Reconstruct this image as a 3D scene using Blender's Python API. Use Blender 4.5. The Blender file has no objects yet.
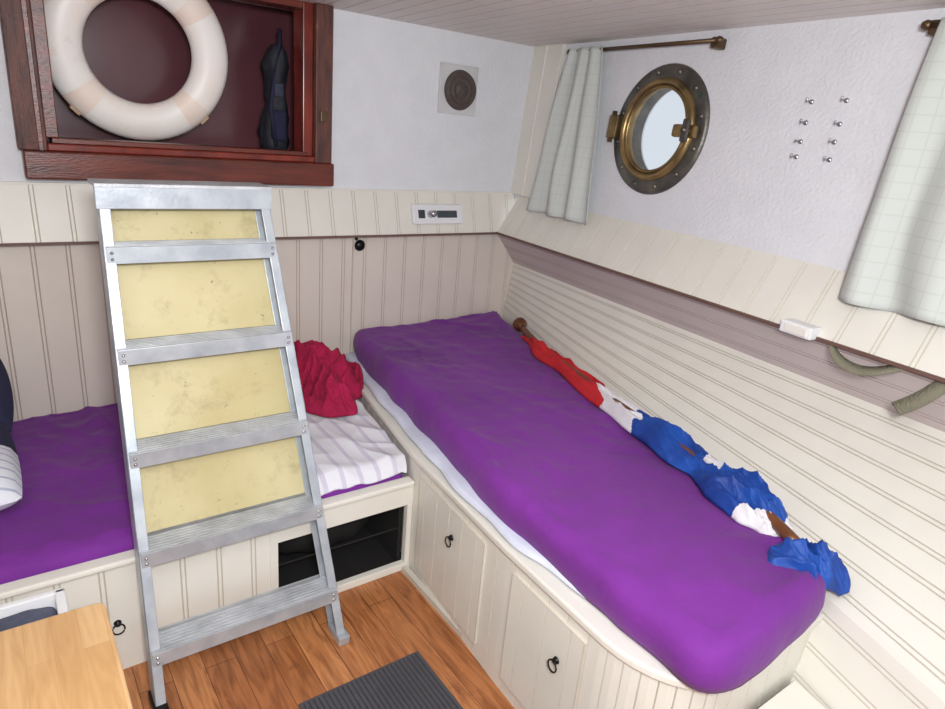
import bpy, bmesh, math, random
from mathutils import Vector, Matrix, noise
random.seed(4)
S=bpy.context.scene
try: S.view_settings.view_transform='Standard'
except Exception: pass
V=Vector
def srgb(r,g,b):
    f=lambda c:(c/255/12.92) if c/255<=0.04045 else ((c/255+0.055)/1.055)**2.4
    return (f(r),f(g),f(b),1)
# ---------------------------------------------------------------- materials
def mat(name,col,rough=.6,metal=0,var=.08,vscale=6,bump=0,bscale=60,stretch=(1,1,1),col2=None,spec=.5,sheen=0):
    m=bpy.data.materials.new(name); m.use_nodes=True
    nt=m.node_tree; N=nt.nodes; L=nt.links; b=N['Principled BSDF']
    b.inputs['Roughness'].default_value=rough; b.inputs['Metallic'].default_value=metal
    b.inputs['Specular IOR Level'].default_value=spec
    if sheen: b.inputs['Sheen Weight'].default_value=sheen
    tc=N.new('ShaderNodeTexCoord'); mp=N.new('ShaderNodeMapping'); mp.inputs['Scale'].default_value=stretch
    L.new(tc.outputs['Object'],mp.inputs['Vector'])
    n=N.new('ShaderNodeTexNoise'); n.inputs['Scale'].default_value=vscale; n.inputs['Detail'].default_value=5
    L.new(mp.outputs[0],n.inputs['Vector'])
    cr=N.new('ShaderNodeValToRGB')
    c2=col2 if col2 else tuple(c*(1-var*2.5) for c in col[:3])+(1,)
    cr.color_ramp.elements[0].position=.3; cr.color_ramp.elements[0].color=c2
    cr.color_ramp.elements[1].position=.65; cr.color_ramp.elements[1].color=col
    L.new(n.outputs['Fac'],cr.inputs[0]); L.new(cr.outputs[0],b.inputs['Base Color'])
    if bump:
        n2=N.new('ShaderNodeTexNoise'); n2.inputs['Scale'].default_value=bscale; n2.inputs['Detail'].default_value=4
        L.new(mp.outputs[0],n2.inputs['Vector'])
        bp=N.new('ShaderNodeBump'); bp.inputs['Strength'].default_value=bump; bp.inputs['Distance'].default_value=.01
        L.new(n2.outputs['Fac'],bp.inputs['Height']); L.new(bp.outputs[0],b.inputs['Normal'])
    return m
M={}
M['cream']=mat('cream_paint',srgb(230,226,216),.42,var=.02)
M['creamg']=mat('cream_groove',srgb(208,200,187),.6,var=.02)
M['beige']=mat('beige_paint',srgb(220,209,198),.45,var=.02)
M['beigeg']=mat('beige_groove',srgb(194,181,169),.6,var=.02)
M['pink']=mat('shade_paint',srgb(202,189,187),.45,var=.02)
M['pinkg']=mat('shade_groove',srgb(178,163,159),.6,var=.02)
M['white']=mat('stucco_white',srgb(225,226,230),.85,var=.02,vscale=9,bump=.35,bscale=80)
M['ceil']=mat('ceiling_paint',srgb(226,219,213),.5,var=.02)
M['ceilg']=mat('ceiling_groove',srgb(188,173,166),.6,var=.02)
M['brown']=mat('brown_edge',srgb(112,84,74),.5)
M['mahog']=mat('mahogany',srgb(116,50,36),.3,var=.15,vscale=5,stretch=(1,6,6),col2=srgb(66,26,20),bump=.1)
M['mahogr']=mat('mahogany_varnished',srgb(140,52,36),.25,vscale=5,stretch=(3,3,1),col2=srgb(96,32,24))
M['mahogv']=mat('mahogany_weathered',srgb(106,56,42),.45,vscale=7,stretch=(7,7,1),col2=srgb(54,26,22),bump=.25)
M['panelb']=mat('dark_panel',srgb(106,64,70),.2,vscale=3,stretch=(1,1,.6),col2=srgb(84,46,54))
M['ring']=mat('lifebuoy_shell',srgb(255,252,248),.4,vscale=5,col2=srgb(254,240,230))
M['ringb']=mat('lifebuoy_band',srgb(252,238,226),.45,vscale=8,col2=srgb(248,224,208))
M['rope']=mat('rope',srgb(206,170,140),.9,bump=.5)
M['black']=mat('black_cloth',srgb(40,42,52),.7,bump=.5,bscale=30)
M['blackm']=mat('black_metal',srgb(30,27,26),.35,metal=.6)
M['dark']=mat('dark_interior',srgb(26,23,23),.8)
M['alu']=mat('aluminium',srgb(198,204,210),.38,metal=.45,vscale=14,col2=srgb(168,175,184),bump=.06,bscale=90)
M['alus']=mat('aluminium_tread',srgb(202,205,210),.45,metal=.35,vscale=16,col2=srgb(174,177,182),bump=.15,bscale=120)
M['ply']=mat('yellow_board',srgb(206,194,150),.5,vscale=3.5,col2=srgb(188,172,122))
M['purple']=mat('purple_sheet',srgb(122,40,148),.85,vscale=3,col2=srgb(106,32,130),bump=.4,bscale=26,sheen=.08)
M['sheet']=mat('white_sheet',srgb(220,224,240),.85,bump=.3,bscale=20)
M['red']=mat('crimson_cloth',srgb(176,18,72),.9,vscale=10,col2=srgb(148,12,56),bump=.5,bscale=60)
M['fred']=mat('flag_red',srgb(206,34,42),.8,bump=.4,bscale=40)
M['fwhite']=mat('flag_white',srgb(232,228,232),.8,bump=.4,bscale=40)
M['fblue']=mat('flag_blue',srgb(22,78,168),.6,vscale=8,col2=srgb(12,50,128),bump=.4,bscale=40)
M['wood']=mat('varnished_wood',srgb(120,72,42),.35,vscale=10,col2=srgb(84,46,26))
M['bronze']=mat('bronze_patina',srgb(116,112,104),.42,metal=.7,vscale=12,col2=srgb(76,76,74),bump=.2)
M['brass']=mat('brass',srgb(172,144,98),.36,metal=.8,vscale=12,col2=srgb(106,92,64),bump=.1)
M['rod']=mat('old_brass_rod',srgb(104,84,62),.4,metal=.7)
M['ventb']=mat('vent_brown',srgb(82,70,66),.6,bump=.6,bscale=60)
M['plate']=mat('grey_plate',srgb(212,212,212),.6)
M['plast']=mat('white_plastic',srgb(232,232,234),.35,var=.01)
M['lcd']=mat('display_glass',srgb(70,78,84),.15)
M['navy']=mat('navy_cloth',srgb(36,38,68),.85,bump=.3)
M['greyc']=mat('grey_cloth',srgb(92,96,116),.85,bump=.4,bscale=30,col2=srgb(50,52,70))
M['strap']=mat('olive_webbing',srgb(136,132,112),.8,bump=.5,bscale=150)
M['rubber']=mat('mat_rubber',srgb(78,76,82),.85,bump=.3)
M['mirror_steel']=mat('steel',srgb(200,200,205),.25,metal=.9)
def nodes(m): return m.node_tree.nodes,m.node_tree.links,m.node_tree.nodes['Principled BSDF']
def addspeck(m,col,scale,lo,wd=.06):
    N,L,b=nodes(m); src=b.inputs['Base Color'].links[0].from_socket
    tc=N.new('ShaderNodeTexCoord'); n=N.new('ShaderNodeTexNoise'); n.inputs['Scale'].default_value=scale; n.inputs['Detail'].default_value=8; n.inputs['Roughness'].default_value=.75
    L.new(tc.outputs['Object'],n.inputs['Vector'])
    r=N.new('ShaderNodeValToRGB'); r.color_ramp.elements[0].position=lo; r.color_ramp.elements[0].color=(0,0,0,1); r.color_ramp.elements[1].position=lo+wd; r.color_ramp.elements[1].color=(1,1,1,1)
    L.new(n.outputs['Fac'],r.inputs[0])
    mx=N.new('ShaderNodeMix'); mx.data_type='RGBA'; L.new(r.outputs[0],mx.inputs[0]); L.new(src,mx.inputs[6]); mx.inputs[7].default_value=col
    L.new(mx.outputs[2],b.inputs['Base Color'])
addspeck(M['ply'],srgb(160,142,104),9,.52,.25)
addspeck(M['ply'],srgb(104,90,70),45,.63,.05)
addspeck(M['bronze'],srgb(60,92,88),14,.62)
addspeck(M['mahogv'],srgb(150,120,100),18,.66)
addspeck(M['ring'],srgb(244,216,198),7,.60,.14)
addspeck(M['purple'],srgb(92,30,110),7,.60,.18)
def plank_mat(name,c1,c2,cg,row,width,rough,rot=0,gap=.002,gr=.75,lo=(.5,.42,.36,1)):
    m=bpy.data.materials.new(name); m.use_nodes=True; N,L,b=nodes(m); b.inputs['Roughness'].default_value=rough
    tc=N.new('ShaderNodeTexCoord'); mp=N.new('ShaderNodeMapping'); mp.inputs['Rotation'].default_value=(0,0,rot); L.new(tc.outputs['Object'],mp.inputs[0])
    br=N.new('ShaderNodeTexBrick'); br.inputs['Scale'].default_value=1; br.inputs['Color1'].default_value=c1; br.inputs['Color2'].default_value=c2; br.inputs['Mortar'].default_value=cg
    br.inputs['Mortar Size'].default_value=gap; br.inputs['Row Height'].default_value=row; br.inputs['Brick Width'].default_value=width
    L.new(mp.outputs[0],br.inputs[0])
    m2=N.new('ShaderNodeMapping'); m2.inputs['Scale'].default_value=(2,18,6); L.new(mp.outputs[0],m2.inputs[0])
    n=N.new('ShaderNodeTexNoise'); n.inputs['Scale'].default_value=3; n.inputs['Detail'].default_value=8; n.inputs['Distortion'].default_value=1.2; L.new(m2.outputs[0],n.inputs[0])
    r=N.new('ShaderNodeValToRGB'); r.color_ramp.elements[0].position=.3; r.color_ramp.elements[0].color=lo; r.color_ramp.elements[1].position=.62; r.color_ramp.elements[1].color=(1,1,1,1)
    L.new(n.outputs[0],r.inputs[0])
    mx=N.new('ShaderNodeMix'); mx.data_type='RGBA'; mx.blend_type='MULTIPLY'; mx.inputs[0].default_value=gr; L.new(br.outputs[0],mx.inputs[6]); L.new(r.outputs[0],mx.inputs[7])
    L.new(mx.outputs[2],b.inputs['Base Color']); return m
M['floor']=plank_mat('pine_floor',srgb(204,138,86),srgb(168,104,60),srgb(108,64,38),.085,3.1,.42,rot=math.pi/2,gap=.0012,gr=.85,lo=(.42,.33,.28,1))
addspeck(M['floor'],srgb(104,62,40),5,.58,.16)
M['butcher']=plank_mat('butcher_block',srgb(212,176,130),srgb(194,152,104),srgb(184,142,96),.04,.35,.3,rot=math.pi/2,gap=.0004,gr=.6,lo=(.7,.62,.52,1))
def grid_fabric(name,base,line,sc,w,axes=('Y','Z'),rough=.85):
    m=bpy.data.materials.new(name); m.use_nodes=True; N,L,b=nodes(m); b.inputs['Roughness'].default_value=rough
    tc=N.new('ShaderNodeTexCoord'); sp=N.new('ShaderNodeSeparateXYZ'); L.new(tc.outputs['Object'],sp.inputs[0])
    fs=[]
    for a in axes:
        mu=N.new('ShaderNodeMath'); mu.operation='MULTIPLY'; mu.inputs[1].default_value=sc; L.new(sp.outputs[a],mu.inputs[0])
        fr=N.new('ShaderNodeMath'); fr.operation='FRACT'; L.new(mu.outputs[0],fr.inputs[0])
        lt=N.new('ShaderNodeMath'); lt.operation='LESS_THAN'; lt.inputs[1].default_value=w; L.new(fr.outputs[0],lt.inputs[0]); fs.append(lt)
    o=fs[0].outputs[0]
    if len(fs)>1:
        mxm=N.new('ShaderNodeMath'); mxm.operation='MAXIMUM'; L.new(o,mxm.inputs[0]); L.new(fs[1].outputs[0],mxm.inputs[1]); o=mxm.outputs[0]
    mx=N.new('ShaderNodeMix'); mx.data_type='RGBA'; mx.inputs[6].default_value=base; mx.inputs[7].default_value=line; L.new(o,mx.inputs[0]); L.new(mx.outputs[2],b.inputs['Base Color'])
    return m
M['curtain']=grid_fabric('curtain_fabric',srgb(200,205,200),srgb(193,198,191),24,.10)
M['towel']=grid_fabric('striped_towel',srgb(226,225,232),srgb(206,200,216),16,.25,axes=('X',))
M['ticking']=grid_fabric('pillow_fabric',srgb(222,224,232),srgb(176,180,200),28,.2,axes=('Y',))
g=bpy.data.materials.new('porthole_glass'); g.use_nodes=True; N,L,b=nodes(g)
tr=N.new('ShaderNodeBsdfTransparent'); gl=N.new('ShaderNodeBsdfGlossy'); gl.inputs['Roughness'].default_value=.08; mi=N.new('ShaderNodeMixShader'); mi.inputs[0].default_value=.1
tr.inputs[0].default_value=(.94,.97,1,1)
L.new(tr.outputs[0],mi.inputs[1]); L.new(gl.outputs[0],mi.inputs[2]); L.new(mi.outputs[0],N['Material Output'].inputs[0]); M['glass']=g

# ---------------------------------------------------------------- helpers
def ridge(p): return (1-min(1,abs(noise.noise(p))*2.6))**1.6
def empty(name,loc=(0,0,0)):
    e=bpy.data.objects.new(name,None); S.collection.objects.link(e); e.empty_display_size=.05; return e
def mesh(name,vs,fs,mats,parent=None,idx=None,smooth=False,bevel=0):
    me=bpy.data.meshes.new(name); me.from_pydata([tuple(v) for v in vs],[],fs)
    for m in (mats if isinstance(mats,(list,tuple)) else [mats]): me.materials.append(M[m] if isinstance(m,str) else m)
    if idx:
        for p,i in zip(me.polygons,idx): p.material_index=i
    bm=bmesh.new(); bm.from_mesh(me); bmesh.ops.recalc_face_normals(bm,faces=bm.faces); bm.to_mesh(me); bm.free()
    if smooth:
        for p in me.polygons: p.use_smooth=True
    o=bpy.data.objects.new(name,me); S.collection.objects.link(o)
    if parent: o.parent=parent
    if bevel:
        md=o.modifiers.new('bevel','BEVEL'); md.width=bevel; md.segments=2; md.limit_method='ANGLE'
    return o
def prism(name,bot,top,m,parent=None,bevel=0):
    n=len(bot); vs=list(bot)+list(top)
    fs=[tuple(range(n)),tuple(range(n,2*n))]+[(i,(i+1)%n,n+(i+1)%n,n+i) for i in range(n)]
    return mesh(name,vs,fs,m,parent,bevel=bevel)
def box(name,a,b,m,parent=None,bevel=0):
    x0,y0,z0=a;x1,y1,z1=b
    return prism(name,[(x0,y0,z0),(x1,y0,z0),(x1,y1,z0),(x0,y1,z0)],[(x0,y0,z1),(x1,y0,z1),(x1,y1,z1),(x0,y1,z1)],m,parent,bevel)
def obox(name,c,ax,ay,az,sx,sy,sz,m,parent=None,bevel=0):
    c=V(c);ax=V(ax).normalized();ay=V(ay).normalized();az=V(az).normalized()
    P=lambda i,j,k:c+ax*sx/2*i+ay*sy/2*j+az*sz/2*k
    return prism(name,[P(-1,-1,-1),P(1,-1,-1),P(1,1,-1),P(-1,1,-1)],[P(-1,-1,1),P(1,-1,1),P(1,1,1),P(-1,1,1)],m,parent,bevel)
def panel(name,a0,a1,b0,b1,n,spacing,mats,parent=None,double=True,gw=.0020,gd=.003,seg=1):
    a0,a1,b0,b1,n=V(a0),V(a1),V(b0),V(b1),V(n).normalized()
    Ln=((a1-a0).length+(b1-b0).length)/2; cnt=max(1,round(Ln/spacing)); st=[(0,0,0)]
    for i in range(cnt):
        c=(i+.5)/cnt
        for k in ([-.006,.006] if double else [0]):
            cc=c+k/Ln; st+= [(cc-gw/Ln,0,0),(cc,-gd,1),(cc+gw/Ln,0,1)]
    st.append((1,0,0)); vs=[];fs=[];ix=[]
    for (s,d,_) in st:
        p=a0.lerp(a1,s);q=b0.lerp(b1,s)
        for t in range(seg+1): vs.append(p.lerp(q,t/seg)+n*d)
    for i in range(len(st)-1):
        for t in range(seg):
            k=i*(seg+1)+t; fs.append((k,k+1,k+seg+2,k+seg+1)); ix.append(1 if st[i+1][2] else 0)
    return mesh(name,vs,fs,mats,parent,ix)
def sweep(name,pts,rad,m,parent=None,seg=12,caps=True):
    pts=[V(p) for p in pts]; n=len(pts); rs=rad if isinstance(rad,(list,tuple)) else [rad]*n
    vs=[];fs=[]; up=V((0,0,1)); 
    for i,p in enumerate(pts):
        t=(pts[min(i+1,n-1)]-pts[max(i-1,0)]).normalized()
        r=up if abs(t.dot(up))<.95 else V((1,0,0))
        a=t.cross(r).normalized(); b2=t.cross(a)
        for k in range(seg):
            an=2*math.pi*k/seg; vs.append(p+(a*math.cos(an)+b2*math.sin(an))*rs[i])
    for i in range(n-1):
        for k in range(seg): fs.append((i*seg+k,i*seg+(k+1)%seg,(i+1)*seg+(k+1)%seg,(i+1)*seg+k))
    if caps: fs+= [tuple(range(seg)),tuple(range((n-1)*seg,n*seg))]
    return mesh(name,vs,fs,m,parent,smooth=True)
def lathe(name,c,axis,prof,m,parent=None,seg=48,idxf=None,smooth=True,close=False):
    c=V(c);ax=V(axis).normalized(); r0=V((0,0,1)) if abs(ax.z)<.9 else V((1,0,0)); u=ax.cross(r0).normalized(); w=ax.cross(u)
    vs=[];fs=[];ix=[]
    for (r,h) in prof:
        for k in range(seg):
            a=2*math.pi*k/seg; vs.append(c+ax*h+(u*math.cos(a)+w*math.sin(a))*r)
    np_=len(prof)
    for i in range(np_ if close else np_-1):
        j=(i+1)%np_
        for k in range(seg): fs.append((i*seg+k,i*seg+(k+1)%seg,j*seg+(k+1)%seg,j*seg+k)); ix.append(idxf(k/seg) if idxf else 0)
    return mesh(name,vs,fs,m,parent,ix,smooth=smooth)
def round_poly(pts,rad,n=8):
    out=[];k=len(pts)
    for i in range(k):
        p=V(pts[i]+(0,));a=V(pts[i-1]+(0,));b2=V(pts[(i+1)%k]+(0,)); r=rad[i]
        da=(a-p).normalized();db=(b2-p).normalized()
        s=p+da*r;e=p+db*r
        for j in range(n+1):
            t=j/n; out.append((s*(1-t)**2+p*2*t*(1-t)+e*t*t))
    return out
def densify(pts,d):
    out=[];n=len(pts)
    for i in range(n):
        a=pts[i];b2=pts[(i+1)%n]; k=max(1,int((b2-a).length/d))
        for j in range(k): out.append(a.lerp(b2,j/k))
    return out
def mattress(name,outline,z0,z1,m,amp=.006,wob=.006,parent=None,seed=0,rings=26,edge=.045,wr=0):
    pts=densify(outline,.014); c=sum(pts,V((0,0,0)))/len(pts); n=len(pts); vs=[];fs=[]
    prof=[(.03,z0),(.006,z0+.008),(0,z0+(z1-z0)*.25),(-.004,(z0+z1)/2),(0,z1-edge*.8),(edge*.12,z1-edge*.45),(edge*.4,z1-edge*.16),(edge,z1)]
    def fz(p):
        q=V((p.x*2.2+seed,p.y*1.3,0)); r=1-abs(noise.noise(V((p.x*5+seed+p.y*1.5,p.y*2.1,3))))*2
        z=amp*noise.noise(q)*2+amp*.6*max(0,r-.55)+amp*.4*noise.noise(V((p.x*14,p.y*14,seed)))
        if wr:
            msk=max(0,noise.noise(V((p.x*1.8,p.y*1.8,seed+9)))+.3)
            z+=wr*msk*(ridge(V((p.x*4+p.y*3,p.y*1.6-p.x*2,seed)))+.6*ridge(V((p.x*9-p.y*3,p.y*4+p.x*2,seed+4))))
        return z
    for k,(ins,z) in enumerate(prof):
        for i,p in enumerate(pts):
            t=(pts[(i+1)%n]-pts[i-1]).normalized(); nr=V((-t.y,t.x,0))
            if nr.dot(c-p)<0: nr=-nr
            w=wob*noise.noise(V((p.x*7,p.y*7,z*9+seed)))
            q=p+nr*(ins+w); q.z=z+(fz(p)*(k/7) if k>3 else (abs(wob*.7*noise.noise(V((p.x*9,p.y*9,5+seed)))) if k<2 else 0)); 
            vs.append(q)
    last=vs[-n:]
    for r in range(1,rings):
        s=1-r/rings
        for q0 in last:
            q=c+(V((q0.x,q0.y,0))-c)*s; q.z=z1+fz(q)+ .006*(1-s*s); vs.append(q)
    cc=V((c.x,c.y,z1+fz(c)+.006)); vs.append(cc); tot=len(prof)+rings-1
    for k in range(tot-1):
        for i in range(n): fs.append((k*n+i,k*n+(i+1)%n,(k+1)*n+(i+1)%n,(k+1)*n+i))
    for i in range(n): fs.append(((tot-1)*n+i,(tot-1)*n+(i+1)%n,len(vs)-1))
    fs.append(tuple(range(n)))
    return mesh(name,vs,fs,m,parent,smooth=True)

# ---------------------------------------------------------------- room shell
YW=2.66; SL=.1125; XL=-1.3; YN=-.9; ZC=1.89
sx=lambda x,y:x+SL*(y-YW)
box('floor',(XL,YN,-.04),(2.4,YW,0),'floor')
wb=empty('wall_back')
panel('lower_boards',(XL,YW,0),(2.25,YW,0),(XL,YW,1.2),(2.25,YW,1.2),(0,-1,0),.105,['beige','beigeg'],wb)
box('upper_left',(XL,YW,1.19),(.17,YW+.03,1.92),'white',wb)
box('upper_right',(1.08,YW,1.19),(2.28,YW+.03,1.92),'white',wb)
box('upper_sill',(.17,YW,1.19),(1.08,YW+.03,1.31),'white',wb)
tb=empty('trim_1')
panel('band_boards',(XL,2.60,1.015),(2.19,2.60,1.015),(XL,2.652,1.2),(2.19,2.652,1.2),(0,-1,0),.105,['cream','creamg'],tb)
prism('band_edge',[(XL,2.594,1.008),(2.06,2.594,1.008),(2.06,2.66,1.008),(XL,2.66,1.008)],[(XL,2.594,1.016),(2.06,2.594,1.016),(2.06,2.66,1.016),(XL,2.66,1.016)],'brown',tb)
box('band_cap',(XL,2.646,1.198),(2.19,2.662,1.206),'cream',tb)
O=V((2.194,2.66,1.2)); D=V((-.1118,-.9937,0)); W_=V((.0797,0,1))
def W(s,h,off=0): return O+D*s+W_*h+NR*off
NR=D.cross(W_).normalized()
if NR.x>0: NR=-NR
wr=empty('wall_right')
ps,ph,hf,PR=.925,.350,.30,.175
SE=3.6
def quad(name,s0,s1,h0,h1): return mesh(name,[W(s0,h0),W(s1,h0),W(s1,h1),W(s0,h1)],[(0,1,2,3)],'white',wr)
quad('stucco_far',0,ps-hf,-.02,.72); quad('stucco_near',ps+hf,SE,-.02,.72)
quad('stucco_below',ps-hf,ps+hf,-.02,ph-hf); quad('stucco_above',ps-hf,ps+hf,ph+hf,.72)
vs=[];fs=[];n=48
for i in range(n):
    a=2*math.pi*i/n; c,s=math.cos(a),math.sin(a); k=1/max(abs(c),abs(s))
    vs.append(W(ps+c*PR,ph+s*PR)); vs.append(W(ps+c*k*hf,ph+s*k*hf)); vs.append(W(ps+c*PR,ph+s*PR,-.09))
for i in range(n):
    j=(i+1)%n; fs.append((3*i,3*j,3*j+1,3*i+1)); fs.append((3*i,3*j,3*j+2,3*i+2))
mesh('stucco_porthole_surround',vs,fs,'white',wr)
tc_=empty('trim_3')
prism('corner_board',[W(.0,0,0),W(.235,0,0),W(.235,0,.02),W(.0,0,.02)],[W(.0,.70,0),W(.235,.70,0),W(.235,.70,.02),W(.0,.70,.02)],'cream',tc_,.003)
prism('corner_bead',[W(.10,0,.02),W(.115,0,.02),W(.115,0,.026),W(.10,0,.026)],[W(.10,.70,.02),W(.115,.70,.02),W(.115,.70,.026),W(.10,.70,.026)],'cream',tc_)
tr_=empty('trim_2')
yn=YN
panel('band_boards',(2.064,2.60,1.015),(sx(2.071,yn),yn,1.03),(2.19,2.60,1.2),(sx(2.19,yn),yn,1.2),(-1,.1,0),.105,['cream','creamg'],tr_)
prism('band_edge',[(2.058,2.6,1.008),(sx(2.065,yn),yn,1.022),(sx(2.16,yn),yn,1.022),(2.15,2.6,1.008)],[(2.058,2.6,1.017),(sx(2.065,yn),yn,1.032),(sx(2.16,yn),yn,1.032),(2.15,2.6,1.017)],'brown',tr_)
wh=empty('wall_hull')
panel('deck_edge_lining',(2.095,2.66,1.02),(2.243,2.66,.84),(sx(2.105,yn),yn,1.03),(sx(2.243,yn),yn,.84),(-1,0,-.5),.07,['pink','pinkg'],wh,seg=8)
A0=V((2.207,2.66,.585)); A1=V((1.56-.325*(.53-yn),yn,.44)); B0=V((2.243,2.66,.84)); B1=V((sx(2.243,yn),yn,.84))
panel('hull_planks',A0,B0,A1,B1,(-1,0,.4),.07,['cream','creamg'],wh,seg=20)
panel('hull_planks_low',(2.1,2.66,0),A0,(.95,yn,0),A1,(-1,0,.4),.09,['cream','creamg'],wh,seg=20)
wl=empty('wall_left')
panel('boards',(XL,YN,0),(XL,YW,0),(XL,YN,ZC+.03),(XL,YW,ZC+.03),(1,0,0),.125,['beige','beigeg'],wl)
ce=empty('ceiling')
panel('boards',(XL,YN,ZC),(2.35,YN,ZC),(XL+.4,YW+.03,ZC),(2.35+.4,YW+.03,ZC),(0,0,-1),.075,['ceil','ceilg'],ce,double=False)
prism('ceiling_core',[(XL,YN,ZC+.012),(2.9,YN,ZC+.012),(2.9,YW+.7,ZC+.012),(XL,YW+.7,ZC+.012)],[(XL,YN,ZC+.05),(2.9,YN,ZC+.05),(2.9,YW+.7,ZC+.05),(XL,YW+.7,ZC+.05)],'ceil',ce)
# hatch window with mahogany frame + recess
wn=empty('window_1')
box('sill_beam',(.115,2.585,1.222),(1.175,2.70,1.312),'mahog',wn,.006)
box('sill_inner',(.185,2.60,1.312),(1.10,2.72,1.335),'mahogr',wn,.004)
box('sill_bead',(.20,2.615,1.335),(1.07,2.70,1.352),'mahog',wn,.003)
box('post_left',(.105,2.59,1.312),(.185,2.70,ZC),'mahogv',wn,.004)
box('post_left_bead',(.16,2.585,1.312),(.175,2.592,ZC),'mahog',wn,.002)
box('post_left_inner',(.185,2.62,1.352),(.222,2.72,ZC),'mahog',wn,.003)
box('post_right',(1.095,2.59,1.312),(1.165,2.70,ZC),'mahogv',wn,.004)
box('post_right_inner',(1.055,2.62,1.335),(1.095,2.72,ZC),'mahogr',wn,.003)
box('head_rail',(.222,2.62,1.865),(1.055,2.72,ZC),'mahog',wn,.003)
box('recess_floor',(.13,2.70,1.31),(1.25,3.05,1.335),'panelb',wn)
box('recess_back',(.0,3.02,1.3),(1.6,3.05,2.0),'panelb',wn)
box('recess_side_left',(.1,2.70,1.3),(.13,3.03,2.0),'panelb',wn)
box('recess_side_right',(1.22,2.70,1.3),(1.25,3.03,2.0),'panelb',wn)
box('hasp',(1.112,2.58,1.47),(1.14,2.592,1.51),'rod',wn,.002)
# life ring
lr=empty('life_ring')
rc=V((.515,2.80,1.655)); prof=[(.243+.066*math.cos(a),.045*math.sin(a)) for a in [2*math.pi*i/20 for i in range(20)]]
ax=V((0,1,.12))
lathe('ring_body',rc,ax,prof,['ring','ringb'],lr,seg=64,close=True,idxf=lambda t:1 if any(abs(((t-.125-q*.25)+.5)%1-.5)<.03 for q in range(4)) else 0)
u=V((1,0,0)); w=ax.normalized().cross(u)
for q in range(4):
    a0=math.pi/4+q*math.pi/2
    obox('line_loop',rc+(u*math.cos(a0)+w*math.sin(a0))*.308,u*math.cos(a0)+w*math.sin(a0),-u*math.sin(a0)+w*math.cos(a0),ax,.012,.04,.03,'rope',lr,.004)
# bag in the hatch
bg=empty('hanging_bag')
vs=[];fs=[]
for i in range(25):
    t=i/24; z=1.345+.40*t; ww=(.042+.016*math.sin(t*9)*.4+.012*(1-t))*(min(1,(1-t)*5+.15)**.5)
    for k in range(18):
        a=2*math.pi*k/18; f=1+.35*noise.noise(V((math.cos(a)*2,math.sin(a)*2,t*8)))
        vs.append((1.015+.012*t+ww*math.cos(a)*f,2.83+.05*math.sin(a)*f,z))
for i in range(24):
    for k in range(18): fs.append((i*18+k,i*18+(k+1)%18,(i+1)*18+(k+1)%18,(i+1)*18+k))
fs+=[tuple(range(18)),tuple(range(24*18,25*18))]
mesh('bag_body',vs,fs,'black',bg,smooth=True)
box('bag_pocket',(.985,2.765,1.38),(1.045,2.80,1.50),'navy',bg,.01)
box('bag_label',(.995,2.76,1.55),(1.03,2.775,1.60),'greyc',bg,.003)
sweep('bag_strap',[(1.0,2.77,1.36),(.975,2.755,1.5),(.985,2.75,1.62),(1.02,2.77,1.74),(1.03,2.80,1.80)],.008,'navy',bg,8)
# ---------------------------------------------------------------- vent, radio, knob
ve=empty('wall_vent')
box('plate',(1.70,2.648,1.55),(1.905,2.662,1.76),'plate',ve,.003)
lathe('grille',(1.809,2.648,1.654),(0,-1,0),[(.0001,.02),(.03,.021),(.034,.016),(.038,.021),(.055,.020),(.059,.015),(.063,.020),(.078,.018),(.086,0)],'ventb',ve)
ra=empty('marine_radio')
def rb(nm,x0,x1,z0,z1,y0,y1,m,bv=.002):
    tilt=lambda z:(z-1.015)*.28
    return prism(nm,[(x0,y0+tilt(z0),z0),(x1,y0+tilt(z0),z0),(x1,y1+tilt(z0),z0),(x0,y1+tilt(z0),z0)],[(x0,y0+tilt(z1),z1),(x1,y0+tilt(z1),z1),(x1,y1+tilt(z1),z1),(x0,y1+tilt(z1),z1)],m,ra,bv)
rb('face',1.570,1.845,1.062,1.148,2.575,2.602,'plast',.004)
rb('display',1.70,1.81,1.09,1.122,2.571,2.58,'lcd')
rb('slot',1.597,1.632,1.088,1.125,2.571,2.58,'lcd')
lathe('volume_knob',(1.663,2.602,1.105),(0,-1,.25),[(.0001,.04),(.014,.04),(.016,.02),(.018,0)],'mirror_steel',ra,24)
kn=empty('cupboard_knob')
lathe('knob_base',(1.33,2.659,.962),(0,-1,0),[(.0001,.028),(.018,.026),(.026,.014),(.012,.006),(.012,0)],'blackm',kn,24)
lathe('keyhole',(1.318,2.66,.99),(0,-1,0),[(.0001,.006),(.007,.006),(.008,0)],'blackm',kn,16)
prism('door_gap_cover',[(1.30,2.655,.40),(1.304,2.655,.40),(1.304,2.66,.40),(1.30,2.66,.40)],[(1.30,2.655,1.01),(1.304,2.655,1.01),(1.304,2.66,1.01),(1.30,2.66,1.01)],'beigeg',kn)
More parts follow.
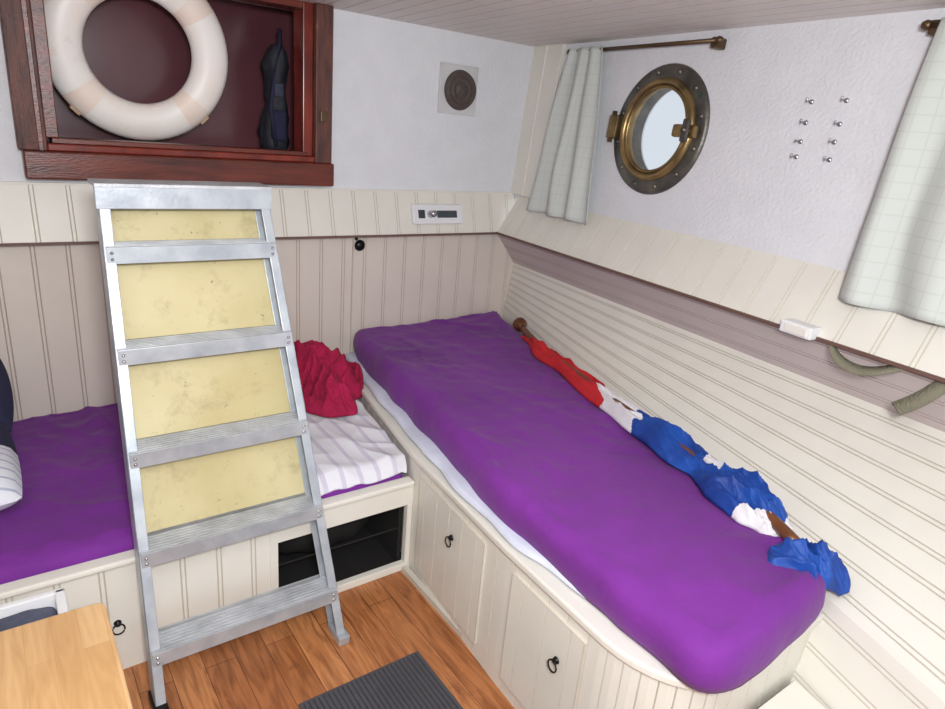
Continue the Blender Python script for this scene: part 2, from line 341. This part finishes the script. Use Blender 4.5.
# ---------------------------------------------------------------- porthole
po=empty('porthole'); pc=W(ps,ph)
lathe('flange',pc,NR,[(.172,-.08),(.172,.012),(.178,.016),(.228,.014),(.236,.010),(.240,0)],'bronze',po,64)
lathe('rim',pc,NR,[(.162,-.02),(.162,.020),(.166,.028),(.174,.032),(.184,.028),(.188,.022),(.190,.012)],'brass',po,64)
lathe('hinged_frame',pc,NR,[(.148,.008),(.148,.020),(.152,.026),(.160,.024),(.164,.012)],'brass',po,64)
lathe('glass',pc,NR,[(.0001,.013),(.150,.013)],'glass',po,48,smooth=False)
for i in range(12):
    a=2*math.pi*(i+.5)/12; lathe('bolt',pc+D*math.cos(a)*.212+W_*math.sin(a)*.212,NR,[(.0001,.021),(.008,.019),(.011,.012)],'bronze',po,10)
obox('hinge',W(ps-.225,ph,.025),D,W_,NR,.05,.09,.035,'brass',po,.006)
sweep('hinge_pin',[W(ps-.235,ph-.06,.03),W(ps-.235,ph+.06,.03)],.010,'brass',po)
obox('dog_lug',W(ps+.165,ph,.034),D,W_,NR,.11,.045,.024,'brass',po,.008)
sweep('dog_bolt',[W(ps+.19,ph,.02),W(ps+.19,ph,.075)],.009,'bronze',po)
obox('wing_nut',W(ps+.19,ph,.06),D,W_,NR,.03,.08,.014,'bronze',po,.006)
# ---------------------------------------------------------------- curtain rods & curtains
def rod(nm,s0,s1,h,off=.045):
    e=empty(nm)
    sweep('bar',[W(s0,h,off),W(s1,h,off)],.0075,'rod',e)
    for s in (s0+.02,s1-.02):
        obox('bracket',W(s,h-.005,off/2),D,W_,NR,.03,.035,off,'rod',e,.004)
    for s in (s0,s1): lathe('finial',W(s,h,off),D,[(.0001,-.014),(.010,-.010),(.013,0),(.010,.010),(.0001,.014)],'rod',e,16)
    return e
rod('curtain_rod',.33,1.16,.645); rod('curtain_rod',1.83,2.75,.64)
def curtain(nm,top,bot,htop,hbot,folds,off=.05,amp=.022,skew=0):
    e=empty(nm); nu,nv=110,40; vs=[];fs=[]
    for j in range(nv+1):
        t=j/nv; h=htop+(hbot-htop)*t
        for i in range(nu+1):
            u_=i/nu; s0=top[0]+(bot[0]-top[0])*t**.8; s1=top[1]+(bot[1]-top[1])*t**.8
            s=s0+(s1-s0)*u_
            a=amp*(.35+.65*t)*math.sin(u_*folds*2*math.pi+1.6*noise.noise(V((u_*3,t*1.5,folds))))
            a+=.014*noise.noise(V((u_*4,t*2,1)))*t
            hh=h+skew*u_*t+.006*noise.noise(V((u_*5,0,9)))*t
            vs.append(W(s,hh,off+a+.012*t+.008))
    for j in range(nv):
        for i in range(nu): k=j*(nu+1)+i; fs.append((k,k+1,k+nu+2,k+nu+1))
    o=mesh('cloth',vs,fs,'curtain',e,smooth=True)
    md=o.modifiers.new('s','SOLIDIFY'); md.thickness=.003
curtain('curtain',(.345,.56),(.245,.69),.655,-.05,3,amp=.018)
curtain('curtain',(1.87,2.35),(1.835,2.6),.65,-.07,4,amp=.026)
# ---------------------------------------------------------------- hooks
hk=empty('wall_hooks')
for s,zz in ((1.535,(.46,.40,.345,.30)),(1.645,(.465,.40,.35,.30))):
    for z in zz:
        lathe('screw_base',W(s,z,0),NR,[(.0001,.005),(.007,.004),(.008,0)],'mirror_steel',hk,12)
        sweep('hook',[W(s,z,0),W(s,z,.02),W(s+.004,z-.004,.03),W(s+.006,z+.006,.034)],.0028,'mirror_steel',hk,8)
bk=empty('junction_block'); c0=V((sx(2.09,.9),.90,1.045))
obox('block',c0+V((-.03,0,-.012)),(SL,1,0),(1,-SL,0),(0,0,1),.10,.05,.036,'plast',bk,.004)
obox('cover',c0+V((-.058,0,-.012)),(SL,1,0),(1,-SL,0),(0,0,1),.07,.006,.024,'cream',bk,.002)
def ribbon(nm,pts,wdir,wd,m):
    e=empty(nm); P=[V(p) for p in pts]; Q=[]
    for i in range(len(P)-1):
        a=P[max(i-1,0)];b2=P[i];c=P[i+1];d=P[min(i+2,len(P)-1)]
        for k in range(8):
            t=k/8; Q.append(.5*((2*b2)+(c-a)*t+(2*a-5*b2+4*c-d)*t*t+(-a+3*b2-3*c+d)*t**3))
    Q.append(P[-1]); vs=[];fs=[]
    for i,q in enumerate(Q):
        wv=V(wdir).normalized()*wd/2; vs+= [q-wv,q+wv]
    for i in range(len(Q)-1): fs.append((2*i,2*i+1,2*i+3,2*i+2))
    o=mesh('webbing',vs,fs,m,e,smooth=True); md=o.modifiers.new('s','SOLIDIFY'); md.thickness=.003
ribbon('strap',[(1.880,.815,1.03),(1.862,.80,1.005),(1.85,.765,.982),(1.845,.715,.974),(1.845,.665,.988),(1.855,.61,1.02)],(.75,.1,.55),.034,'strap')
ribbon('strap',[(1.858,.51,1.022),(1.85,.53,.985),(1.847,.56,.945),(1.85,.60,.905)],(.3,.75,.55),.040,'strap')
# ---------------------------------------------------------------- right bunk
rbk=empty('bunk')
F=[V((1.235,2.655,0)),V((1.19,2.43,0)),V((1.062,1.658,0)),V((1.015,1.10,0)),V((.998,.74,0))]
arc=[]
for i in range(1,9):
    a=i/8*math.pi/2; arc.append(V((.998+.15*(1-math.cos(a)),.74-.22*math.sin(a),0)))
FE=F+arc+[V((1.53,.515,0))]
for i in range(len(FE)-1):
    p,q=FE[i],FE[i+1]; d=(q-p); nn=V((-abs(d.y),-abs(d.x),0)) 
    panel('front_boards',p,q,p+V((0,0,.435)),q+V((0,0,.435)),nn,.075 if d.length>.2 else .2,['cream','creamg'],rbk,double=False)
out=FE+[V((2.15,2.655,0))]
c=sum(out,V((0,0,0)))/len(out)
def offs(p,d): 
    return p+V((-d,0,0)) if p.x<1.3 and p.y>.8 else (p+V((-d*.7,-d*.7,0)) if p.x<1.2 else p+V((0,-d,0)) if p.y<1 else p)
cap=[offs(p,.010) for p in out]
prism('deck_board',[V((p.x,p.y,.432)) for p in cap],[V((p.x,p.y,.456)) for p in cap],'cream',rbk,.006)
def door(y0,y1,z0,z1):
    def xf(y):
        for i in range(4):
            a,b2=F[i],F[i+1]
            if b2.y<=y<=a.y: return b2.x+(a.x-b2.x)*(y-b2.y)/(a.y-b2.y)
    p=V((xf(y0)-.007,y0,0));q=V((xf(y1)-.007,y1,0)); nn=V((-1,.1,0))
    panel('door_boards',p+V((0,0,z0)),q+V((0,0,z0)),p+V((0,0,z1)),q+V((0,0,z1)),nn,.085,['cream','creamg'],rbk,double=False)
    for (a,b2) in ((z0-.002,z0),(z1,z1+.002)):
        prism('door_edge',[p+V((0,0,a)),q+V((0,0,a)),q+V((.01,0,a)),p+V((.01,0,a))],[p+V((0,0,b2)),q+V((0,0,b2)),q+V((.01,0,b2)),p+V((.01,0,b2))],'creamg',rbk)
    for r in (p,q):
        prism('door_side',[r+V((0,-.002,z0)),r+V((0,.002,z0)),r+V((.01,.002,z0)),r+V((.01,-.002,z0))],[r+V((0,-.002,z1)),r+V((0,.002,z1)),r+V((.01,.002,z1)),r+V((.01,-.002,z1))],'creamg',rbk)
door(1.20,1.60,.05,.40); door(.78,1.06,.05,.40)
box('kick_board',(1.03,1.1,0),(1.05,1.65,.02),'creamg',rbk)
def pull(nm,c,n_,parent):
    c=V(c);n_=V(n_).normalized()
    lathe(nm+'_rose',c,n_,[(.0001,.010),(.007,.009),(.010,0)],'blackm',parent,16)
    s=n_.cross(V((0,0,1))).normalized(); P=[c+n_*.012+V((0,0,-.012))+s*math.cos(a)*.015+V((0,0,1))*math.sin(a)*.016 for a in [2*math.pi*i/20 for i in range(21)]]
    sweep(nm+'_ring',P,.0022,'blackm',parent,8,False)
pull('pull_a',(1.027,1.37,.315),(-1,.08,0),rbk); pull('pull_b',(.993,.855,.29),(-1,.05,0),rbk)
ml=[(1.30,2.645),(2.15,2.645),(1.62,.80),(1.515,.50),(1.025,.475),(1.048,1.2),(1.125,1.62),(1.21,2.25)]
mt=empty('mattress')
mattress('purple_cover',round_poly(ml,[.05,.04,.2,.07,.11,.1,.1,.1]),.457,.578,'purple',amp=.011,wob=.012,seed=2,parent=mt,rings=90,wr=.020)
ul=[(1.25,2.60),(1.5,2.60),(1.45,.66),(1.06,.66),(1.018,1.15),(1.078,1.62),(1.172,2.25)]
mattress('white_undersheet',round_poly(ul,[.03,.03,.05,.1,.1,.1,.1]),.4565,.480,'sheet',amp=.001,wob=.014,seed=7,edge=.012,rings=6,parent=mt)
sl_=empty('side_locker')
prism('locker_top',[(1.27,.50,.28),(.99,-.6,.28),(1.22,-.6,.28),(1.455,.50,.28)],[(1.27,.50,.30),(.99,-.6,.30),(1.22,-.6,.30),(1.455,.50,.30)],'cream',sl_,.003)
panel('locker_front',(1.28,.50,0),(1.0,-.6,0),(1.28,.50,.28),(1.0,-.6,.28),(-1,.25,0),.11,['cream','creamg'],sl_)
# ---------------------------------------------------------------- left bunk
lb=empty('bunk'); ZB=.36; YF=1.66
panel('front_boards',(XL,YF,0),(.565,YF,0),(XL,YF,ZB-.01),(.565,YF,ZB-.01),(0,-1,0),.10,['cream','creamg'],lb)
box('opening_head',(.565,YF-.004,.265),(1.062,YF+.02,ZB-.01),'cream',lb,.002)
box('opening_foot',(.565,YF-.004,0),(1.062,YF+.02,.028),'cream',lb,.002)
box('opening_jamb_left',(.565,YF-.004,.028),(.59,YF+.02,.265),'cream',lb,.002)
box('opening_jamb_right',(1.042,YF-.004,.028),(1.061,YF+.02,.265),'cream',lb,.002)
box('front_cap',(XL,YF-.016,ZB-.018),(1.058,YF+.028,ZB),'cream',lb,.005)
box('berth_deck',(XL,YF+.028,.28),(1.08,YW-.005,.30),'cream',lb)
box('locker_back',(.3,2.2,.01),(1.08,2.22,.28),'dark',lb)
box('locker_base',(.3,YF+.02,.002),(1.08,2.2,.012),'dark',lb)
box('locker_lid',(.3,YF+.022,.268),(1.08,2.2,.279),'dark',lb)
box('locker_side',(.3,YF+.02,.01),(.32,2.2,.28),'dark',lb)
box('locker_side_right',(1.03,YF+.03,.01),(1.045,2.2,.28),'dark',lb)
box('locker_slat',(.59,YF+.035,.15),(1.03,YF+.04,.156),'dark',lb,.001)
pull('pull_c',(.148,YF,.16),(0,-1,0),lb)
db=empty('duffel_bag'); vs=[];fs=[]
for i in range(21):
    t=i/20; r=.085*(max(0,math.sin(math.pi*(.04+.92*t))))**.3
    for k in range(16):
        a=2*math.pi*k/16; f=1+.15*noise.noise(V((t*7,math.cos(a)*2,math.sin(a)*2))); vs.append((.66+.34*t,1.90+r*math.cos(a)*f,.11+r*math.sin(a)*f))
for i in range(20):
    for k in range(16): fs.append((i*16+k,i*16+(k+1)%16,(i+1)*16+(k+1)%16,(i+1)*16+k))
fs+=[tuple(range(16)),tuple(range(320,336))]
mesh('bag_body',vs,fs,'dark',db,smooth=True)
mattress('mattress',round_poly([(XL+.02,1.695),(1.045,1.695),(1.195,2.645),(XL+.02,2.645)],[.03,.03,.03,.03]),.302,.386,'purple',amp=.010,wob=.008,seed=11,rings=110,wr=.018)
nu,nv=120,160; vs=[];fs=[]
for j in range(nv+1):
    t=j/nv
    for i in range(nu+1):
        u_=i/nu; y=1.685+.80*t+.012*noise.noise(V((u_*4,1,2))); xr_=1.05+.155*(y-1.69); x=.60+(xr_-.60)*u_+.006*noise.noise(V((t*5,0,0)))
        z=.414+.010*noise.noise(V((x*7,y*5,0)))+.011*ridge(V((x*5+y*1.5,y*2,4)))+.006*ridge(V((x*9,y*7+x*4,1)))
        if t<.07: 
            k=(.07-t)/.07; z-=.050*k; y=1.685+.80*.07-.042*math.sin(k*1.57)-.012
        vs.append((x,y,z))
for j in range(nv):
    for i in range(nu): k=j*(nu+1)+i; fs.append((k,k+1,k+nu+2,k+nu+1))
to=mesh('striped_towel',vs,fs,'towel',None,smooth=True); md=to.modifiers.new('s','SOLIDIFY'); md.thickness=.006
# crimson cloth heap: a draped sheet, peaks against the back corner and trails over the towel and the bunk edge
nu,nv=170,200; vs=[];fs=[]
for j in range(nv+1):
    b_=j/nv*2-1
    for i in range(nu+1):
        a_=i/nu*2-1
        R_=math.sqrt(a_*a_+b_*b_); edge_=1/max(1,max(abs(a_),abs(b_))/max(R_,1e-4)*1.0)
        # map square to disc
        k=max(abs(a_),abs(b_))/R_ if R_>1e-5 else 1
        x=a_*k;y=b_*k; rr=min(1,math.sqrt(x*x+y*y)); an=math.atan2(y,x)
        lob=1+.14*math.sin(an*3+1)+.10*noise.noise(V((math.cos(an)*1.8,math.sin(an)*1.8,7)))*2
        X=x*.165*lob+.02; Y=y*.27*lob
        env=max(0,1-rr**2.2)
        warp=noise.noise_vector(V((X*5,Y*4,2)))*.05
        qx,qy=X+warp.x,Y+warp.y
        h=env**.7*(.105+.075*y)*(.65+.55*(noise.noise(V((qx*7,qy*5,3)))+.5))
        h+=env**.45*(.045*ridge(V((qx*9+qy*3,qy*4,1)))+.030*ridge(V((qx*15-qy*6,qy*10,5)))+.008*ridge(V((qx*34,qy*26,8))))
        sag=0
        wx=1.0+X; wy=2.37+Y
        base=.424
        bx=1.062+.166*(wy-1.658)-.012
        if wx>bx: base=.424+min(1,(wx-bx)/.03)*(.062)
        Z=base+h+.004
        vs.append((wx,wy,Z))
for j in range(nv):
    for i in range(nu): k=j*(nu+1)+i; fs.append((k,k+1,k+nu+2,k+nu+1))
ro=mesh('crimson_blanket',vs,fs,'red',None,smooth=True); md=ro.modifiers.new('s','SOLIDIFY'); md.thickness=.006
def pillow(nm,c,sx_,sy_,th,mats,rot,fn=None):
    e=empty(nm); n=36; vs=[];fs=[];ix=[]
    R=Matrix.Rotation(rot[2],3,'Z')@Matrix.Rotation(rot[1],3,'Y')@Matrix.Rotation(rot[0],3,'X')
    for side in (1,-1):
        for j in range(n+1):
            for i in range(n+1):
                a=i/n*2-1;b2=j/n*2-1; h=((1-a**4)*(1-b2**4))**.55
                pin=1-.06*(a*a*b2*b2)
                p=V((a*sx_/2*pin,b2*sy_/2*pin,side*th/2*h+.01*noise.noise(V((a*3,b2*3,side)))*h))
                vs.append(V(c)+R@p)
    for s in (0,1):
        for j in range(n):
            for i in range(n):
                k=s*(n+1)**2+j*(n+1)+i; fs.append((k,k+1,k+n+2,k+n+1)); ix.append(fn(i/n,j/n) if fn else 0)
    mesh('cushion',vs,fs,mats,e,ix,smooth=True)
pillow('pillow',(-.28,2.10,.495),.53,.50,.15,['ticking','navy'],(math.radians(6),0,math.radians(3)),lambda a,b2:1 if b2>.45 else 0)
pillow('pillow',(-.315,2.38,.58),.62,.30,.15,['navy'],(math.radians(35),0,0))
# ---------------------------------------------------------------- flag on staff
fl=empty('flag_on_staff')
path=[V(p) for p in [(1.995,2.22,.612),(1.915,2.03,.612),(1.845,1.80,.613),(1.76,1.474,.612),(1.69,1.194,.614),(1.635,.974,.614),(1.588,.815,.612),(1.54,.68,.608),(1.493,.57,.598),(1.468,.505,.575)]]
def cr(P,t):
    n=len(P)-1; f=min(t*n,n-1e-6); i=int(f); t=f-i; a=P[max(i-1,0)];b2=P[i];c=P[i+1];d=P[min(i+2,n)]
    return .5*((2*b2)+(c-a)*t+(2*a-5*b2+4*c-d)*t*t+(-a+3*b2-3*c+d)*t**3)
# half width and crown height of the cloth along the staff
rk=[(0,.014,.010),(.05,.020,.040),(.12,.040,.046),(.24,.046,.048),(.34,.052,.046),(.42,.062,.050),(.50,.066,.060),(.56,.056,.050),(.60,.070,.060),(.67,.090,.085),(.73,.074,.070),(.775,.046,.048),(.795,.030,.014),(.825,.028,.012),(.845,.062,.055),(.90,.085,.070),(.95,.092,.062),(.98,.080,.045),(1,.055,.012)]
def wh_(t):
    for a,b2 in zip(rk,rk[1:]):
        if a[0]<=t<=b2[0]:
            k=(t-a[0])/(b2[0]-a[0]); k=k*k*(3-2*k); return a[1]+(b2[1]-a[1])*k, a[2]+(b2[2]-a[2])*k
    return rk[-1][1:]
NS,NK=520,90; vs=[];fs=[];ix=[]
for i in range(NS+1):
    t=i/NS; p=cr(path,t); tg=(cr(path,min(1,t+.01))-cr(path,max(0,t-.01))); tg.z=0; tg.normalize(); a_=V((tg.y,-tg.x,0))
    wd,hh=wh_(t)
    for k in range(NK+1):
        u_=k/NK*2-1
        side=1 if u_>0 else -1
        w2=wd*(1+.28*noise.noise(V((side*2.0,t*11,1)))*2*abs(u_))
        lat=u_*w2+.012*noise.noise(V((u_*1.5,t*10,4)))
        env=max(0,1-abs(u_)**2.4)
        s_=u_*wd/.06
        f1=ridge(V((s_*1.2+t*4,t*5.5,2))); f2=ridge(V((s_*2.4-t*7,t*11,6))); f3=ridge(V((s_*5+t*9,t*24,3)))
        h=hh*env**.6*(.50+.35*noise.noise(V((s_*.8,t*12,0)))+.45*f1)+env**.4*min(1,hh/.05)*(.012*f2+.005*f3)
        q=p+a_*lat+tg*(.03*noise.noise(V((u_*2.5,t*6,8)))*min(1,hh/.05) if t>.83 else 0); q.z=p.z-.024+h
        # hang down past the mattress end
        if t>.9: q.z-=((t-.9)/.1)**2*.02*abs(u_)
        vs.append(q)
def fm(t,k):
    a=k/NK
    if t<.315+.05*(a-.5)+.012*math.sin(a*9): return 0
    if t<.405+.06*(a-.5)+.012*math.sin(a*11+1): return 1
    if a<.55 and .53+.05*a<t<.585: return 1
    if .745+.03*math.sin(a*5)<t<.80: return 1
    if .80<=t<.83: return 1 if a>.5 else 2
    return 2
for i in range(NS):
    for k in range(NK): b0=i*(NK+1)+k; fs.append((b0,b0+1,b0+NK+2,b0+NK+1)); ix.append(fm(i/NS,k))
fo=mesh('flag_cloth',vs,fs,['fred','fwhite','fblue'],fl,ix,smooth=True); md=fo.modifiers.new('s','SOLIDIFY'); md.thickness=.003
k0=V((2.04,2.32,.615)); dd=(path[1]-k0).normalized()
sp=[k0]+[cr(path,i/40) for i in range(0,35)]
sweep('staff',[p+V((0,0,-.002 if i<30 else .003)) for i,p in enumerate(sp)],.0165,'wood',fl)
lathe('staff_knob',k0,dd,[(.0001,-.035),(.022,-.028),(.034,-.008),(.034,.008),(.024,.024),(.018,.028),(.022,.034),(.018,.042),(.014,.05)],'wood',fl,32)
# ---------------------------------------------------------------- ladder
la=empty('step_ladder'); K=.35; Y0=1.445
yl=lambda z:Y0+K*z
ZT=1.29
xl=lambda z:.192+(.228-.192)*z/ZT; xr=lambda z:.722-(.722-.655)*z/ZT
RW,RD=.026,.068
def rail(nm):
    def seg(n2,x0,x1,d0,d1,z0=.0,z1=ZT):
        prism(n2,[(x0(z0),yl(z0)+d0,z0),(x1(z0),yl(z0)+d0,z0),(x1(z0),yl(z0)+d1,z0),(x0(z0),yl(z0)+d1,z0)],[(x0(z1),yl(z1)+d0,z1),(x1(z1),yl(z1)+d0,z1),(x1(z1),yl(z1)+d1,z1),(x0(z1),yl(z1)+d1,z1)],'alu',la,.0015)
    sgn=1 if nm=='l' else -1
    base=xl if nm=='l' else xr
    seg('rail_web_'+nm,lambda z:min(base(z),base(z)+sgn*.004),lambda z:max(base(z),base(z)+sgn*.004),0,RD)
    seg('rail_front_flange_'+nm,lambda z:min(base(z),base(z)+sgn*RW),lambda z:max(base(z),base(z)+sgn*RW),0,.004)
    seg('rail_rear_flange_'+nm,lambda z:min(base(z),base(z)+sgn*RW),lambda z:max(base(z),base(z)+sgn*RW),RD-.004,RD)
rail('l'); rail('r')
for i,z in enumerate((.165,.410,.652,.90,1.142)):
    x0,x1=xl(z)+.004,xr(z)-.004; y=yl(z)
    box('tread_%d'%i,(x0,y-.012,z-.004),(x1,y+.080,z),'alus',la,.001)
    box('tread_lip_%d'%i,(x0,y-.014,z-.042),(x1,y-.010,z),'alu',la,.001)
    box('tread_rear_%d'%i,(x0,y+.066,z-.03),(x1,y+.070,z),'alu',la,.001)
    for r in range(6):
        box('rib_%d_%d'%(i,r),(x0,y-.004+r*.012,z),(x1,y-.001+r*.012,z+.0015),'alus',la)
    for xx in (x0,x1):
        for dz in (-.014,-.030): lathe('rivet',(xx+(.012 if xx==x0 else -.012),y-.0145,dz+z),(0,-1,0),[(.0001,.003),(.004,.0015),(.0045,0)],'mirror_steel',la,10)
z=1.285; box('top_cap',(xl(z)-.008,yl(z)-.02,z-.055),(xr(z)+.008,yl(z)-.012,z),'alu',la,.002)
box('top_platform',(xl(z)-.008,yl(z)-.02,z-.002),(xr(z)+.008,yl(z)+.09,z+.008),'alus',la,.002)
def zb(x,z,d): return (x,yl(z)+d,z)
prism('back_board',[zb(xl(.415)+.004,.415,.07),zb(xr(.415)-.004,.415,.07),zb(xr(.415)-.004,.415,.078),zb(xl(.415)+.004,.415,.078)],[zb(xl(1.24)+.004,1.24,.07),zb(xr(1.24)-.004,1.24,.07),zb(xr(1.24)-.004,1.24,.078),zb(xl(1.24)+.004,1.24,.078)],'ply',la)
for b_,s in ((xl,1),(xr,-1)):
    box('foot',(b_(0)-.006 if s>0 else b_(0)-RW-.004,Y0-.01,0),(b_(0)+RW+.004 if s>0 else b_(0)+.006,Y0+RD+.008,.03),'alu' if s<0 else 'blackm',la,.004)
# ---------------------------------------------------------------- table, crate, mat
ta=empty('wooden_table')
tp=round_poly([(.087,1.163),(.087,.45),(-.6,.45),(-.6,1.163)],[.02,.02,.02,.02],4)
prism('table_top',[V((p.x,p.y,.592)) for p in tp],[V((p.x,p.y,.622)) for p in tp],'butcher',ta,.004)
box('apron_front',(-.55,1.10,.52),(.03,1.12,.592),'butcher',ta); box('apron_rear',(-.55,.49,.52),(.03,.51,.592),'butcher',ta)
for x in (-.56,.0):
    for y in (.49,1.08): box('leg',(x,y,0),(x+.045,y+.045,.592),'butcher',ta,.003)
cb=empty('storage_crate')
x0,x1,y0,y1=-.42,.03,1.20,1.475; T=.012
for nm,a,b2 in (('side_a',(x0,y0,0),(x1,y0+T,.44)),('side_b',(x0,y1-T,0),(x1,y1,.44)),('side_c',(x0,y0,0),(x0+T,y1,.44)),('side_d',(x1-T,y0,0),(x1,y1,.44))): box(nm,a,b2,'plast',cb,.003)
for nm,a,b2 in (('rim_a',(x0-.006,y0-.006,.435),(x1+.006,y0+.014,.45)),('rim_b',(x0-.006,y1-.012,.435),(x1+.006,y1+.004,.45)),('rim_c',(x0-.006,y0,.435),(x0+.014,y1,.45)),('rim_d',(x1-.014,y0,.435),(x1+.006,y1,.45))): box(nm,a,b2,'plast',cb,.003)
mattress('folded_cloth',round_poly([(x0+.014,y0+.014),(x1-.014,y0+.014),(x1-.014,y1-.014),(x0+.014,y1-.014)],[.02]*4),.05,.432,'greyc',amp=.012,wob=.001,parent=cb,seed=5,rings=14,edge=.015)
fm_=empty('door_mat')
box('backing',(.512,.55,.0),(.885,1.30,.007),'rubber',fm_,.002)
vs=[];fs=[]
for i in range(26):
    x=.522+i*.0139
    b0=len(vs); vs+=[(x,.56,.007),(x+.008,.56,.007),(x+.0065,.56,.013),(x+.0015,.56,.013),(x,1.29,.007),(x+.008,1.29,.007),(x+.0065,1.29,.013),(x+.0015,1.29,.013)]
    fs+=[(b0,b0+1,b0+5,b0+4),(b0+1,b0+2,b0+6,b0+5),(b0+2,b0+3,b0+7,b0+6),(b0+3,b0,b0+4,b0+7),(b0,b0+1,b0+2,b0+3),(b0+4,b0+5,b0+6,b0+7)]
mesh('ribs',vs,fs,'rubber',fm_)
# ---------------------------------------------------------------- lights, world
def area(nm,loc,tgt,size,en,col=(1,1,1)):
    l=bpy.data.lights.new(nm,'AREA'); l.shape='RECTANGLE'; l.size=size[0]; l.size_y=size[1]; l.energy=en; l.color=col
    o=bpy.data.objects.new(nm,l); S.collection.objects.link(o); o.location=loc
    o.rotation_euler=(V(tgt)-V(loc)).to_track_quat('-Z','Y').to_euler(); return o
area('flash_bounce',(.05,-.15,1.68),(1.3,1.9,.95),(.22,.15),36,(.965,.985,1))
area('hatch_daylight',(.3,.35,1.86),(.6,.9,0),(1.2,.8),13,(.92,.96,1))
area('recess_fill',(.55,2.74,1.99),(.55,2.9,1.4),(.8,.08),6,(.95,.97,1))  # unseen fill lamp added to brighten the life ring in its recess
w=bpy.data.worlds.new('World'); S.world=w; w.use_nodes=True; bg_=w.node_tree.nodes['Background']; bg_.inputs[0].default_value=(.88,.94,1,1); bg_.inputs[1].default_value=.85
# ---------------------------------------------------------------- camera
cam=bpy.data.cameras.new('camera'); co=bpy.data.objects.new('camera',cam); S.collection.objects.link(co)
r=V((.8105,-.5801,.0854)); f=V((.5729,.7525,-.3258)); f.normalize(); r=(r-f*r.dot(f)).normalized(); upv=r.cross(f)
m3=Matrix((r,upv,-f)).transposed(); co.matrix_world=Matrix.Translation((0,0,1.5))@m3.to_4x4()
cam.lens=25; cam.sensor_width=36; cam.clip_start=.02; S.camera=co
